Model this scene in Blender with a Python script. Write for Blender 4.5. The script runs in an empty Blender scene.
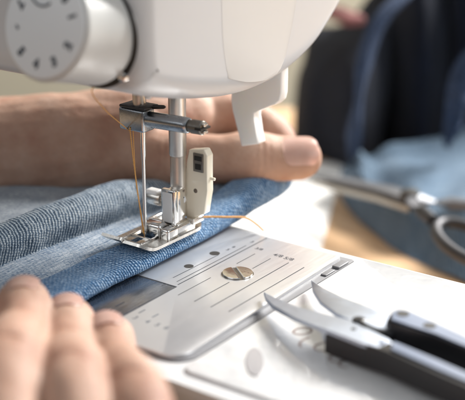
import bpy, bmesh, math, random
import numpy as np
from mathutils import Vector, Matrix, noise
random.seed(4)
MM = 0.001
S = bpy.context.scene
COL = S.collection
rad = math.radians
PI = math.pi

# ------------------------------------------------------------------ helpers
def tag(o, label=None, cat=None, group=None, kind=None):
    if label: o['label'] = label
    if cat: o['category'] = cat
    if group: o['group'] = group
    if kind: o['kind'] = kind
    return o

def thing(name, label, cat, loc=(0, 0, 0), group=None):
    o = bpy.data.objects.new(name, None)
    COL.objects.link(o)
    o.location = Vector(loc) * MM
    o.empty_display_size = 0.01
    return tag(o, label, cat, group)

def root_loc(p):
    v = Vector((0, 0, 0))
    while p is not None:
        v += p.location
        p = p.parent
    return v

def finish(me, smooth=True, ang=35):
    if smooth:
        me.shade_smooth()
        if ang: me.set_sharp_from_angle(angle=rad(ang))

def obj(name, bm, mat, parent=None, smooth=True, ang=35, label=None):
    """bm is in world millimetres; becomes one mesh object in metres under parent"""
    off = root_loc(parent)
    bmesh.ops.recalc_face_normals(bm, faces=bm.faces[:])
    for v in bm.verts:
        v.co = v.co * MM - off
    me = bpy.data.meshes.new(name)
    bm.to_mesh(me); bm.free()
    finish(me, smooth, ang)
    o = bpy.data.objects.new(name, me)
    if mat: me.materials.append(mat)
    COL.objects.link(o)
    o.parent = parent
    if label: o['label'] = label
    return o

def box(bm, lo, hi, bev=0.0, seg=3, M=None):
    r = bmesh.ops.create_cube(bm, size=1.0)
    vs = r['verts']
    lo = Vector(lo); hi = Vector(hi)
    for v in vs:
        v.co = Vector([lo[i] + (v.co[i] + .5) * (hi[i] - lo[i]) for i in range(3)])
    if bev > 0:
        es = list({e for v in vs for e in v.link_edges})
        r = bmesh.ops.bevel(bm, geom=es, offset=bev, segments=seg, profile=.5, affect='EDGES')
        vs = list({v for v in r['verts']} | {v for v in vs if v.is_valid})
    if M is not None:
        for v in vs: v.co = M @ v.co
    return vs

def frame(d):
    d = Vector(d).normalized()
    a = Vector((0, 0, 1)) if abs(d.z) < .9 else Vector((1, 0, 0))
    x = d.cross(a).normalized(); y = x.cross(d).normalized()
    return x, y, d

def lathe(bm, p, d, prof, seg=48, caps=True):
    """prof: list of (distance along d, radius)"""
    p = Vector(p); x, y, d = frame(d)
    rings = []
    for t, r in prof:
        rings.append([bm.verts.new(p + d * t + (x * math.cos(2*PI*i/seg) + y * math.sin(2*PI*i/seg)) * max(r, 1e-3)) for i in range(seg)])
    for a, b in zip(rings, rings[1:]):
        for i in range(seg):
            bm.faces.new((a[i], a[(i+1) % seg], b[(i+1) % seg], b[i]))
    if caps:
        bm.faces.new(rings[0][::-1]); bm.faces.new(rings[-1])

def prism(bm, pts, z0, z1, bev=0, seg=2, zf=None):
    """extruded outline; zf(x,y) optional extra height"""
    lo = [bm.verts.new((x, y, z0)) for x, y in pts]
    hi = [bm.verts.new((x, y, z1)) for x, y in pts]
    n = len(pts)
    bm.faces.new(lo[::-1]); top = bm.faces.new(hi)
    for i in range(n):
        bm.faces.new((lo[i], lo[(i+1) % n], hi[(i+1) % n], hi[i]))
    if bev:
        es = [e for e in top.edges]
        bmesh.ops.bevel(bm, geom=es, offset=bev, segments=seg, profile=.5, affect='EDGES')
    if zf:
        for v in bm.verts: v.co.z += zf(v.co.x, v.co.y)

def cr(pts, n):
    """Catmull-Rom through pts (tuples of any length), n samples per span"""
    P = [np.array(p, float) for p in pts]
    P = [2*P[0]-P[1]] + P + [2*P[-1]-P[-2]]
    out = []
    for i in range(1, len(P)-2):
        for k in range(n):
            t = k/n
            a, b, c, d = P[i-1], P[i], P[i+1], P[i+2]
            out.append(.5*((2*b)+(-a+c)*t+(2*a-5*b+4*c-d)*t*t+(-a+3*b-3*c+d)*t**3))
    out.append(P[-2])
    return out

def tube(bm, path, seg=10, ends=True):
    """path: (x,y,z,r)"""
    rings = []
    px = None
    for i, q in enumerate(path):
        a = path[max(i-1, 0)]; b = path[min(i+1, len(path)-1)]
        d = Vector((b[0]-a[0], b[1]-a[1], b[2]-a[2])).normalized()
        if px is None: x, y, _ = frame(d)
        else:
            x = (px - d * px.dot(d)).normalized(); y = d.cross(x)
        px = x
        p = Vector(q[:3]); r = q[3]
        rings.append([bm.verts.new(p + (x*math.cos(2*PI*k/seg) + y*math.sin(2*PI*k/seg))*r) for k in range(seg)])
    for a, b in zip(rings, rings[1:]):
        for i in range(seg): bm.faces.new((a[i], a[(i+1) % seg], b[(i+1) % seg], b[i]))
    if ends:
        bm.faces.new(rings[0][::-1]); bm.faces.new(rings[-1])

def text_mesh(bm, body, M, size, bold=0.0):
    cu = bpy.data.curves.new('t', 'FONT'); cu.body = body; cu.size = size; cu.offset = bold
    cu.align_x = 'CENTER'; cu.align_y = 'CENTER'
    o = bpy.data.objects.new('t', cu); COL.objects.link(o)
    dg = bpy.context.evaluated_depsgraph_get()
    me = bpy.data.meshes.new_from_object(o.evaluated_get(dg))
    me.transform(M)
    bm.from_mesh(me)
    bpy.data.objects.remove(o); bpy.data.curves.remove(cu); bpy.data.meshes.remove(me)

# ------------------------------------------------------------------ materials
class NT:
    def __init__(s, name):
        s.m = bpy.data.materials.new(name); s.m.use_nodes = True
        s.t = s.m.node_tree; s.n = s.t.nodes; s.b = s.n['Principled BSDF']
        s.out = s.n['Material Output']
    def node(s, typ, ins=None, **kw):
        nd = s.n.new(typ)
        for k, v in kw.items(): setattr(nd, k, v)
        for k, v in (ins or {}).items(): s.set(nd.inputs[k], v)
        return nd
    def set(s, sock, v):
        if isinstance(v, bpy.types.NodeSocket): s.t.links.new(v, sock)
        elif isinstance(v, bpy.types.Node): s.t.links.new(v.outputs[0], sock)
        else: sock.default_value = v
    def p(s, **kw):
        for k, v in kw.items(): s.set(s.b.inputs[k.replace('_', ' ')], v)
        return s
    def math(s, op, a, b=0.0, c=None):
        nd = s.n.new('ShaderNodeMath'); nd.operation = op
        s.set(nd.inputs[0], a); s.set(nd.inputs[1], b)
        if c is not None: s.set(nd.inputs[2], c)
        return nd.outputs[0]
    def coord(s, scale=(1, 1, 1), src='Object', k=1000):
        tc = s.n.new('ShaderNodeTexCoord')
        mp = s.node('ShaderNodeMapping', {'Vector': tc.outputs[src], 'Scale': tuple(c*k for c in scale)})
        return mp.outputs[0]
    def noise(s, vec, scale=1.0, detail=3, rough=.5, dist=0):
        nd = s.node('ShaderNodeTexNoise', {'Vector': vec, 'Scale': scale, 'Detail': detail, 'Roughness': rough, 'Distortion': dist})
        return nd.outputs[0]
    def ramp(s, fac, stops):
        nd = s.n.new('ShaderNodeValToRGB'); s.set(nd.inputs[0], fac)
        e = nd.color_ramp.elements
        while len(e) > 1: e.remove(e[-1])
        e[0].position = stops[0][0]; e[0].color = c4(stops[0][1])
        for pos, c in stops[1:]:
            q = e.new(pos); q.color = c4(c)
        return nd.outputs[0]
    def mix(s, f, a, b, blend='MIX'):
        nd = s.n.new('ShaderNodeMix'); nd.data_type = 'RGBA'; nd.blend_type = blend
        s.set(nd.inputs[0], f); s.set(nd.inputs[6], c4(a)); s.set(nd.inputs[7], c4(b))
        return nd.outputs[2]
    def bump(s, h, strength=.3, dist=.1, normal=None):
        ins = {'Height': h, 'Strength': strength, 'Distance': dist*MM}
        if normal is not None: ins['Normal'] = normal
        return s.node('ShaderNodeBump', ins).outputs[0]

def c4(c):
    if isinstance(c, (tuple, list)) and len(c) == 3: return (*c, 1)
    if isinstance(c, (int, float)): return (c, c, c, 1)
    return c

def m_plastic(name, col, rough=.35, noise_amp=.04, sss=0.0, coat=0.0, bump=.0):
    t = NT(name); v = t.coord()
    n = t.noise(v, .06, 4)
    dirt = t.noise(v, .5, 5, .7)
    c = t.mix(t.math('MULTIPLY', n, noise_amp*4), col, tuple(x*.82 for x in col))
    c = t.mix(t.math('MULTIPLY', t.math('GREATER_THAN', dirt, .72), .12), c, tuple(x*.6 for x in col))
    t.p(Base_Color=c, Roughness=t.math('MULTIPLY_ADD', dirt, .15, rough-.07), Coat_Weight=coat, Coat_Roughness=.08)
    if sss: t.p(Subsurface_Weight=sss, Subsurface_Radius=(.004, .0035, .003), Subsurface_Scale=1.0)
    if bump: t.p(Normal=t.bump(t.noise(v, 1.2, 4), bump, .1))
    return t.m

def m_metal(name, col=(.75, .74, .72), rough=.15, brushed=None, wear=.1, scr=0.25):
    t = NT(name); v = t.coord()
    n = t.noise(v, .35, 5, .65)
    t.p(Metallic=1.0, Base_Color=t.mix(t.math('MULTIPLY', n, .5), col, tuple(x*.62 for x in col)))
    if brushed:
        b = t.noise(t.coord(brushed), 1.0, 4, .6)
        t.p(Roughness=t.math('MULTIPLY_ADD', b, wear*2, rough - wear*.5), Normal=t.bump(b, scr, .06))
    else:
        t.p(Roughness=t.math('MULTIPLY_ADD', n, wear*2, rough - wear*.6), Normal=t.bump(t.noise(v, .5, 3), .12, .3))
    return t.m

M_white = m_plastic('white_plastic', (.74, .73, .70), .3, .03, sss=.15, coat=.25)
M_head = m_plastic('head_plastic', (.60, .612, .625), .38, .03, sss=.2, coat=.15)
M_frost = m_plastic('frosted_plastic', (.63, .62, .60), .45, .05, sss=.2)
M_recess = m_plastic('recess_grey', (.20, .20, .21), .4)
M_lever = m_plastic('lever_plastic', (.86, .86, .85), .32, .02, sss=.35)
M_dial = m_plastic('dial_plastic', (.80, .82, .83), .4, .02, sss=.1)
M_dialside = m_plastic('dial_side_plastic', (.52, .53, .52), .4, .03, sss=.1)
M_gap = m_plastic('dark_gap', (.02, .017, .014), .5)
M_num = m_plastic('numeral_ink', (.06, .07, .085), .5)
M_ink = m_plastic('plate_ink', (.035, .04, .055), .4)
M_inkf = m_plastic('worn_plate_ink', (.16, .17, .19), .4)
M_chrome = m_metal('chrome', (.86, .85, .83), .1)
M_chrome_worn = m_metal('worn_chrome', (.80, .77, .72), .2, wear=.2)
M_bar = m_metal('brushed_steel_bar', (.80, .75, .69), .34, (1, 1, .05))
M_clamp = m_metal('blued_steel', (.50, .54, .58), .22)
M_gun = m_metal('gunmetal', (.30, .28, .25), .3, wear=.2)
M_dark = m_metal('dark_steel', (.10, .10, .10), .35)
M_holder = m_plastic('holder_plate', (.96, .89, .73), .2, .03, coat=.6)
M_slide = m_metal('polished_slide_plate', (.42, .44, .48), .2, (1, .06, 1), .12, .2)

def m_plate():
    t = NT('satin_needle_plate'); v = t.coord((1, .03, 1))
    b = t.noise(v, 2.2, 4, .6)
    n = t.noise(t.coord(), .05, 4, .6)
    sc = t.noise(t.coord((.25, .02, 1)), 3.0, 2)
    t.p(Metallic=.75, Base_Color=t.mix(n, (.66, .67, .70), (.80, .80, .80)),
        Roughness=t.math('MULTIPLY_ADD', b, .2, .22), Normal=t.bump(t.math('ADD', b, sc), .12, .05))
    return t.m
M_plate = m_plate()

def m_bed():
    t = NT('glossy_bed_plastic'); v = t.coord()
    n = t.noise(v, .05, 5, .6); s = t.noise(v, 1.5, 4, .7)
    t.p(Base_Color=t.mix(n, (.69, .695, .70), (.64, .645, .65)), Roughness=t.math('MULTIPLY_ADD', s, .12, .18), Coat_Weight=.3, Coat_Roughness=.12,
        Normal=t.bump(t.noise(v, .08, 3), .25, 1.0), Subsurface_Weight=.08, Subsurface_Radius=(.003, .003, .003), Subsurface_Scale=1.0)
    return t.m
M_bed = m_bed()

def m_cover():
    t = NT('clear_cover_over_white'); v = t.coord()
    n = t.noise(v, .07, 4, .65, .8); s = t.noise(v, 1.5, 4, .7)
    c = t.ramp(n, [(.3, (.60, .605, .615)), (.45, (.67, .675, .68)), (.6, (.71, .71, .71)), (.75, (.65, .645, .64))])  # cloudy tones stand in for blotchy reflections on the cover
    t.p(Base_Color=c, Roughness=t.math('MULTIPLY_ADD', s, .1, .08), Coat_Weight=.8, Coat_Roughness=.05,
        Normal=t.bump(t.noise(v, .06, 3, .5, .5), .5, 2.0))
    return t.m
M_cover = m_cover()

def m_skin():
    t = NT('skin'); v = t.coord()
    n = t.noise(v, .05, 5, .6); f = t.noise(v, .9, 5, .7)
    vo = t.node('ShaderNodeTexVoronoi', {'Vector': v, 'Scale': 1.1}).outputs[0]
    wr = t.noise(t.coord((1, .35, 1)), .8, 4, .6, .6)
    c = t.ramp(n, [(.3, (.34, .175, .125)), (.45, (.41, .25, .18)), (.58, (.46, .30, .225)), (.7, (.52, .37, .29))])
    c = t.mix(t.math('MULTIPLY', f, .35), c, (.26, .14, .10))
    h = t.math('ADD', t.math('MULTIPLY', vo, .35), t.math('ADD', t.math('MULTIPLY', wr, .8), t.math('MULTIPLY', f, .5)))
    t.p(Base_Color=c, Specular_IOR_Level=.3, Roughness=t.math('MULTIPLY_ADD', f, .2, .5), Subsurface_Weight=.25, Subsurface_Radius=(.005, .002, .001), Subsurface_Scale=1.0,
        Normal=t.bump(h, .45, .5))
    return t.m
M_skin = m_skin()
def m_nail():
    t = NT('fingernail'); v = t.coord()
    n = t.noise(v, .3, 3)
    t.p(Base_Color=t.mix(n, (.72, .46, .38), (.80, .58, .50)), Roughness=.28, Coat_Weight=.3, Subsurface_Weight=.2, Subsurface_Radius=(.003, .0015, .001), Subsurface_Scale=1.0)
    return t.m
M_nail = m_nail()

def m_denim(name, dark, mid, light, period=2.0, slant=.25, rib=1.0, bias=.0, streak=.0, bump=.8):
    """uv in mm: u across the cloth, v along it"""
    t = NT(name)
    tc = t.n.new('ShaderNodeTexCoord')
    uv0 = tc.outputs['UV']
    warp = t.node('ShaderNodeTexNoise', {'Vector': uv0, 'Scale': .4, 'Detail': 4.0})
    wv = t.node('ShaderNodeVectorMath', {0: warp.outputs[1], 1: (.5, .5, .5)}, operation='SUBTRACT')
    ws = t.node('ShaderNodeVectorMath', {0: wv.outputs[0], 'Scale': 1.6}, operation='SCALE')
    uv = t.node('ShaderNodeVectorMath', {0: uv0, 1: ws.outputs[0]}, operation='ADD').outputs[0]
    sp = t.node('ShaderNodeSeparateXYZ', {0: uv})
    u, v = sp.outputs[0], sp.outputs[1]
    ph = t.math('MULTIPLY_ADD', u, slant, v)
    w1 = t.math('MULTIPLY_ADD', t.math('SINE', t.math('MULTIPLY', ph, 2*PI/period)), .5, .5)
    # weft yarns crossing, half-phase shifted on alternate rows
    w2 = t.math('MULTIPLY_ADD', t.math('SINE', t.math('MULTIPLY', t.math('MULTIPLY_ADD', v, .35, u), 2*PI/1.05)), .5, .5)
    mp = t.node('ShaderNodeMapping', {'Vector': uv, 'Scale': (1.2, 2.2, 1)}).outputs[0]
    fib = t.noise(mp, 1.0, 5, .8)
    mp2 = t.node('ShaderNodeMapping', {'Vector': uv, 'Scale': (1.6, .12, 1)}).outputs[0]
    st = t.noise(mp2, .8, 4, .6)
    big = t.noise(uv, .07, 4, .6)
    f = t.math('MULTIPLY', w1, .62*rib)
    f = t.math('MULTIPLY_ADD', t.math('MULTIPLY', w1, w2), .30, f)
    f = t.math('MULTIPLY_ADD', t.math('SUBTRACT', fib, .5), 1.5, f)
    f = t.math('MULTIPLY_ADD', t.math('SUBTRACT', st, .5), .25+streak, f)
    f = t.math('MULTIPLY_ADD', t.math('SUBTRACT', big, .5), .5, f)
    f = t.math('ADD', f, bias + .3*(1-rib))
    c = t.ramp(f, [(.1, dark), (.42, mid), (.8, light)])
    h = t.math('MULTIPLY_ADD', w2, .3, t.math('MULTIPLY_ADD', w1, .8*rib, t.math('MULTIPLY', fib, .9)))
    t.p(Base_Color=c, Roughness=.92, Sheen_Weight=.06, Sheen_Roughness=.5, Normal=t.bump(h, bump, .6))
    t.b.inputs['Specular IOR Level'].default_value = .2
    return t.m
M_hem = m_denim('denim_hem', (.012, .05, .13), (.07, .20, .40), (.55, .69, .84), 1.2, .35, .58, .02)
M_panel = m_denim('denim_faded_panel', (.03, .075, .15), (.20, .28, .38), (.66, .69, .72), 1.2, .8, .4, .08, streak=.9)
M_roll = m_denim('denim_reverse', (.022, .045, .08), (.13, .19, .26), (.56, .60, .62), 1.4, -.3, .62, .04)
M_rear = m_denim('denim_reverse_faded', (.05, .08, .12), (.21, .25, .30), (.56, .58, .60), 1.7, .6, .5, .08)
M_lightjean = m_denim('light_denim', (.03, .065, .12), (.085, .14, .205), (.20, .265, .33), 2.0, .6, .5, .08)
M_darkjean = m_denim('dark_denim', (.0010, .0018, .005), (.0025, .005, .013), (.010, .018, .045), 2.0, .6, .5, -.02)
M_foldhighlight = m_denim('dark_denim_highlight', (.008, .016, .04), (.018, .034, .075), (.05, .08, .15), 2.0, .6, .5, .1)  # paler copy of the dark denim for painted fold highlights

def m_simple(name, a, b, scale, rough, k=1, **kw):
    t = NT(name); v = t.coord(k=1000)
    n = t.noise(v, scale, 4, .6)
    t.p(Base_Color=t.mix(n, a, b), Roughness=rough, Normal=t.bump(n, .2, .5))
    return t.m
M_wall = m_simple('beige_wall_paint', (.52, .47, .35), (.60, .54, .42), .01, .8)
def m_wood():
    t = NT('warm_wood_table'); v = t.coord((.15, 1, 1))
    n = t.noise(v, .05, 6, .6, 1.2); g = t.noise(t.coord((.05, 1, 1)), .8, 4)
    c = t.ramp(n, [(.3, (.52, .32, .17)), (.5, (.66, .44, .26)), (.7, (.74, .54, .35))])
    t.p(Base_Color=t.mix(t.math('MULTIPLY', g, .3), c, (.35, .17, .07)), Roughness=.35, Normal=t.bump(g, .1, .2))
    return t.m
M_wood = m_wood()
M_paper = m_simple('white_paper', (.80, .79, .77), (.86, .85, .83), .03, .7)
M_fibre = m_simple('pale_fibre', (.45, .52, .60), (.70, .74, .78), 1.0, .9)
M_thread = m_simple('orange_thread', (.62, .30, .07), (.82, .48, .17), 2.0, .6)
M_black = m_plastic('black_handle_plastic', (.012, .012, .014), .35, bump=.15)
M_steelblue = m_metal('snips_steel', (.50, .55, .64), .36, (.2, 1, 1), .1, .08)
M_inlay = m_plastic('snips_inlay', (.17, .205, .28), .5)
M_shear = m_metal('shear_steel', (.22, .225, .24), .5)
M_shearh = m_metal('shear_handle', (.08, .08, .085), .5)
M_pink = m_simple('pink_cloth', (.16, .055, .055), (.22, .09, .085), .05, .9)
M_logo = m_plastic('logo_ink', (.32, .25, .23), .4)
M_refl = m_plastic('reflection_grey', (.36, .345, .35), .35)

# ------------------------------------------------------------------ setting
bm = bmesh.new(); box(bm, (-800, -80, -100), (900, 850, -60), 3, M=Matrix.Translation((258, -306, 0)) @ Matrix.Rotation(rad(35.5), 4, 'Z'))
tag(obj('table_top', bm, M_wood), kind='structure')
bm = bmesh.new()
A = rad(35.5); hd = Vector((-math.sin(A), math.cos(A), 0)); rt = Vector((math.cos(A), math.sin(A), 0))
c0 = Vector((258, -306, 0)) + hd*1500
Mw = Matrix.Translation(c0) @ Matrix.Rotation(A, 4, 'Z')
box(bm, (-1900, 0, -700), (1900, 60, 1200), 0, M=Mw)
tag(obj('wall', bm, M_wall), kind='structure')

# ------------------------------------------------------------------ sewing machine
SM = thing('sewing_machine', 'white domestic sewing machine with a numbered dial, presser foot and engraved metal needle plate', 'sewing machine', (20, 0, -60))

# bed
def rrect(x0, y0, x1, y1, r, n=8, rs=None):
    rs = rs or (r, r, r, r)     # order: x0y0, x1y0, x1y1, x0y1
    pts = []
    for (cx, cy, a0, rr) in ((x0+rs[0], y0+rs[0], PI, rs[0]), (x1-rs[1], y0+rs[1], 1.5*PI, rs[1]), (x1-rs[2], y1-rs[2], 0, rs[2]), (x0+rs[3], y1-rs[3], .5*PI, rs[3])):
        for i in range(n+1):
            a = a0 + .5*PI*i/n
            pts.append((cx+rr*math.cos(a), cy+rr*math.sin(a)))
    return pts
bm = bmesh.new()
prism(bm, rrect(-130, -68.5, 230, 49, 9), -60, -1.6, 3.2, 6)
obj('bed', bm, M_bed, SM)
# faint step line running along the front of the bed
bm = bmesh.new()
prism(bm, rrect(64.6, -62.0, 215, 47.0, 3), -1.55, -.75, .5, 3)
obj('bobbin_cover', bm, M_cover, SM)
# groove strip beside the plate
bm = bmesh.new()
prism(bm, rrect(-30, -59.6, 63.6, 44.9, 2, rs=(2, 8, 1, 1)), -1.55, -1.15, .2, 2)
obj('plate_recess', bm, M_recess, SM)
# needle plate: outline with the slide plate cut out of its front left
bm = bmesh.new()
out = [(-28, 44.5), (-28, -14.8), (26.6, -14.8)]
for i in range(9):
    pass
out = [(-28, -14.9), (26.9, -14.9), (26.9, -58.6)]
rr = 7
for i in range(9):
    a = -PI/2 + PI/2*i/8
    out.append((61.2-rr+rr*math.cos(a), -58.6+rr+rr*math.sin(a)))
for i in range(5):
    a = PI/2*i/4
    out.append((59.0-2+2*math.cos(a), 43.0-2+2*math.sin(a)))
out.append((-28, 44.5))
prism(bm, out, -1.12, 0, .45, 3)
plate = obj('needle_plate', bm, M_plate, SM)
bm = bmesh.new()
prism(bm, [(-28, -58.6), (26.1, -58.6), (26.1, -15.8), (-28, -15.8)], -1.12, -.05, .3, 2)
slide = obj('slide_plate', bm, M_slide, SM)
# raised tab seam
bm = bmesh.new()
Z0 = .035
def line(bm, x, y0, y1, w=.32, z=Z0, x2=None):
    x2 = x if x2 is None else x2
    v = [bm.verts.new(p) for p in ((x-w/2, y0, z), (x+w/2, y0, z), (x2+w/2, y1, z), (x2-w/2, y1, z))]
    bm.faces.new(v)
line(bm, 20.3, -10, 17.5, .3, x2=20.6)
line(bm, 23.6, -12, 31, .3)
line(bm, 25.6, -14, 42.5, .42)
line(bm, 31.2, -21, -2, .3); line(bm, 31.2, 14, 26, .3)
line(bm, 39.0, -22, -1.5, .34); line(bm, 38.6, 13.6, 25.5, .34)
line(bm, 46.3, -22.5, 26, .36)
line(bm, 53.3, -21.8, 25.5, .36)
obj('guide_lines', bm, M_ink, plate)
bm = bmesh.new()
def ptext(bm, body, x, y, size, rz=90, z=Z0, bold=.03):
    text_mesh(bm, body, Matrix.Translation((x, y, z)) @ Matrix.Rotation(rad(rz), 4, 'Z'), size, bold)
ptext(bm, '5', 20.4, 23.5, 2.6, 0); ptext(bm, '8', 20.6, 27, 2.2, 0)
ptext(bm, '3', 23.3, 35.5, 2.6, 0)
ptext(bm, '3/8', 29.6, 31, 2.6, 0)
ptext(bm, '4/8', 39.2, 29.6, 3.2, 0); ptext(bm, '5/8', 44.2, 29.2, 3.2, 0)
obj('numerals', bm, M_ink, plate)
bm = bmesh.new()
for x, b in ((31.0, '3'), (36.2, '4'), (40.4, '5'), (44.2, '6')):
    ptext(bm, b, x, -43.6, 3.3, 0, bold=.06)
for x in (29.6, 35.4): line(bm, x, -40.2, -36.8, .6)
obj('front_numerals', bm, M_inkf, plate)
bm = bmesh.new()
ptext(bm, '4', 17.8, -45.6, 3.4, 0, z=0.0, bold=.06); ptext(bm, '1', 20.2, -43.9, 3.0, 0, z=0.0, bold=.05)
line(bm, 19.8, -40.6, -36.0, .5, z=0.0)
obj('slide_marks', bm, M_ink, slide)
# holes
for (x, y, r) in ((18.5, 17.6, 2.0), (18.3, 1.9, 1.8)):
    bm = bmesh.new(); lathe(bm, (x, y, -.2), (0, 0, 1), [(0, r), (.24, r)], 24)
    obj('hole', bm, M_gap, plate)
# plate screw
bm = bmesh.new()
lathe(bm, (37.0, 6.4, -.5), (0, 0, 1), [(0, 5.9), (.56, 5.9)], 48)
ps = obj('screw_recess', bm, M_gun, plate)
bm = bmesh.new()
c = Vector((37.0, 6.4, .05))
sl = rad(-39)
for sgn in (-1, 1):
    pts = []
    for i in range(25):
        a = PI*i/24
        pts.append((5.35*math.cos(a), .72+4.85*math.sin(a)*.97) )
    P2 = []
    for x, y in pts:
        y *= sgn
        xr = x*math.cos(sl)-y*math.sin(sl); yr = x*math.sin(sl)+y*math.cos(sl)
        P2.append((c.x+xr, c.y+yr))
    b2 = bmesh.new(); prism(b2, P2, .06, .62, .25, 3, zf=None)
    for v in b2.verts:
        if v.co.z > .3: v.co.z += .55*(1-((v.co.x-c.x)**2+(v.co.y-c.y)**2)/31)
    tmp = bpy.data.meshes.new('t'); b2.to_mesh(tmp); b2.free(); bm.from_mesh(tmp); bpy.data.meshes.remove(tmp)
obj('plate_screw', bm, M_chrome, plate)
# little stop at the far end of the slot
bm = bmesh.new()
box(bm, (60.3, 33.5, -1.2), (63.4, 40.5, -.25), .25)
box(bm, (60.6, 25, -1.2), (63.0, 31.5, -.6), .25)
obj('slot_stop', bm, M_recess, SM)
# grey oval on the cover: a reflection modelled as a solid patch
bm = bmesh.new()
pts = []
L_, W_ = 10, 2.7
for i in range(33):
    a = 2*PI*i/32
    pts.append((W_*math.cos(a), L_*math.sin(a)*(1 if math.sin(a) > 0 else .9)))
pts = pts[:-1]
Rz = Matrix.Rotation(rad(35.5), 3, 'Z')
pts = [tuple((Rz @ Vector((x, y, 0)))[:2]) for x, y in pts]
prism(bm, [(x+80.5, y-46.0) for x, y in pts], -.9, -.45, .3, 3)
obj('cover_reflection', bm, M_refl, SM)
# worn reddish emblem printed on the cover (loops and slashes)
bm = bmesh.new()
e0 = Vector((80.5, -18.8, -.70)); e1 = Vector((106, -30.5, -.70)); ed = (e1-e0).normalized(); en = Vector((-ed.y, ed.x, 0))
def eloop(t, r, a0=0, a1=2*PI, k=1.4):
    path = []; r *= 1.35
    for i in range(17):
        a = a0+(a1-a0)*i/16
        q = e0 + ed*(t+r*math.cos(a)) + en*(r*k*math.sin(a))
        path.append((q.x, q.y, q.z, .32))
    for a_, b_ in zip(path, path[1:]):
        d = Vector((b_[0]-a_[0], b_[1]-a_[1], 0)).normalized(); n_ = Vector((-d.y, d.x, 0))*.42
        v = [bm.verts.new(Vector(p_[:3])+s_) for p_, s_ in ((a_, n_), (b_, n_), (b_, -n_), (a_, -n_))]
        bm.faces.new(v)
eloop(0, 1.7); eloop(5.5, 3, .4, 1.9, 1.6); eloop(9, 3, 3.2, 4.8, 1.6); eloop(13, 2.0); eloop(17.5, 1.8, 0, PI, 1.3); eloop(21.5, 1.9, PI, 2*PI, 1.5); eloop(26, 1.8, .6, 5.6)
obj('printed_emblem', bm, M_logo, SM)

# head: side profile swept across x with rounded ends
prof = [(-38, 79), (-38.5, 100), (-38, 150), (-37, 200), (-25, 216), (20, 219), (80, 216), (104, 200), (110, 160), (108, 120), (101, 102), (91, 86.5), (80, 77), (70, 70.5), (56, 65.2), (40, 62.0), (20, 61.6), (0, 64.2), (-17, 67.8), (-30, 71.5), (-36, 74.5)]
pr2 = cr(prof + [prof[0]], 5)[:-1]
def offs(P, d):
    n = len(P); out = []
    for i in range(n):
        a = P[(i-1) % n]; b = P[(i+1) % n]
        t = Vector((b[0]-a[0], b[1]-a[1])).normalized()
        out.append((P[i][0]+t.y*d*(-1)*-1, P[i][1]-t.x*d*(-1)*-1))
    return out
def area(P): return sum(P[i][0]*P[(i+1) % len(P)][1]-P[(i+1) % len(P)][0]*P[i][1] for i in range(len(P)))
sg = 1 if area(pr2) < 0 else -1
bm = bmesh.new(); rings = []
xr, xl, R1 = 31.0, -64.0, 9.0
stations = []
for i in range(9):
    a = PI/2*i/8
    stations.append((xl+R1-R1*math.cos(a), R1*(1-math.sin(a))))
for i in range(1, 12):
    stations.append((xl+R1+(xr-R1-xl-R1)*i/12, 0))
for i in range(9):
    a = PI/2*i/8
    stations.append((xr-R1+R1*math.sin(a), R1*(1-math.cos(a))))
for x, d in stations:
    P = offs(pr2, sg*d)
    rings.append([bm.verts.new((x, y, z)) for y, z in P])
for a, b in zip(rings, rings[1:]):
    n = len(a)
    for i in range(n): bm.faces.new((a[i], a[(i+1) % n], b[(i+1) % n], b[i]))
bm.faces.new(rings[0][::-1]); bm.faces.new(rings[-1])
obj('head', bm, M_head, SM, ang=60)
# frosted lamp cover set in the right side of the head
bm = bmesh.new()
pts = [(9, 70.5), (24, 66.5), (40, 66.3), (47, 76), (53, 95), (58, 125), (60, 150), (4, 150), (5, 110), (6, 85)]
pts = [tuple(p) for p in cr(pts+[pts[0]], 4)[:-1]]
lo = [bm.verts.new((30.5, y, z)) for y, z in pts]; hi = [bm.verts.new((31.04, y, z)) for y, z in pts]
top = bm.faces.new(hi)
for i in range(len(pts)): bm.faces.new((lo[i], lo[(i+1) % len(pts)], hi[(i+1) % len(pts)], hi[i]))
bmesh.ops.bevel(bm, geom=list(top.edges), offset=.5, segments=4, profile=.5, affect='EDGES')
obj('lamp_cover', bm, M_frost, SM)
# little round nub under the head
bm = bmesh.new(); lathe(bm, (15.0, -15, 68.6), (.25, -.3, -1), [(0, 1.3), (1.8, 1.3), (2.4, 1.0), (2.7, .3)], 20)
obj('cover_nub', bm, M_white, SM)
# dial
dc = Vector((12.6, 0, 93.5))
bm = bmesh.new()
lathe(bm, (13.2, -38.0, 91.8), (0, -1, 0), [(0, 17.6), (.5, 17.6), (.7, 16.8)], 72)  # near-black ring, the shadow in the gap put into its colour
obj('dial_gap_shadow', bm, M_gap, SM)
bm = bmesh.new()
d0 = Vector((12.4, -37.5, 92.0)); d1 = Vector((12.9, -60, 97.4))
ax = d1-d0; Ld = ax.length
lathe(bm, d0, ax, [(0, 16.9), (Ld*.5, 16.7), (Ld-2.2, 16.6), (Ld-1.2, 16.9), (Ld-.4, 16.7), (Ld, 16.0)], 96)
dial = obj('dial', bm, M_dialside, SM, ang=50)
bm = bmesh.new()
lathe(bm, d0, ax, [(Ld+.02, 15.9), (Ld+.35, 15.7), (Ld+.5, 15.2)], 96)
obj('dial_face', bm, M_dial, dial)
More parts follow.
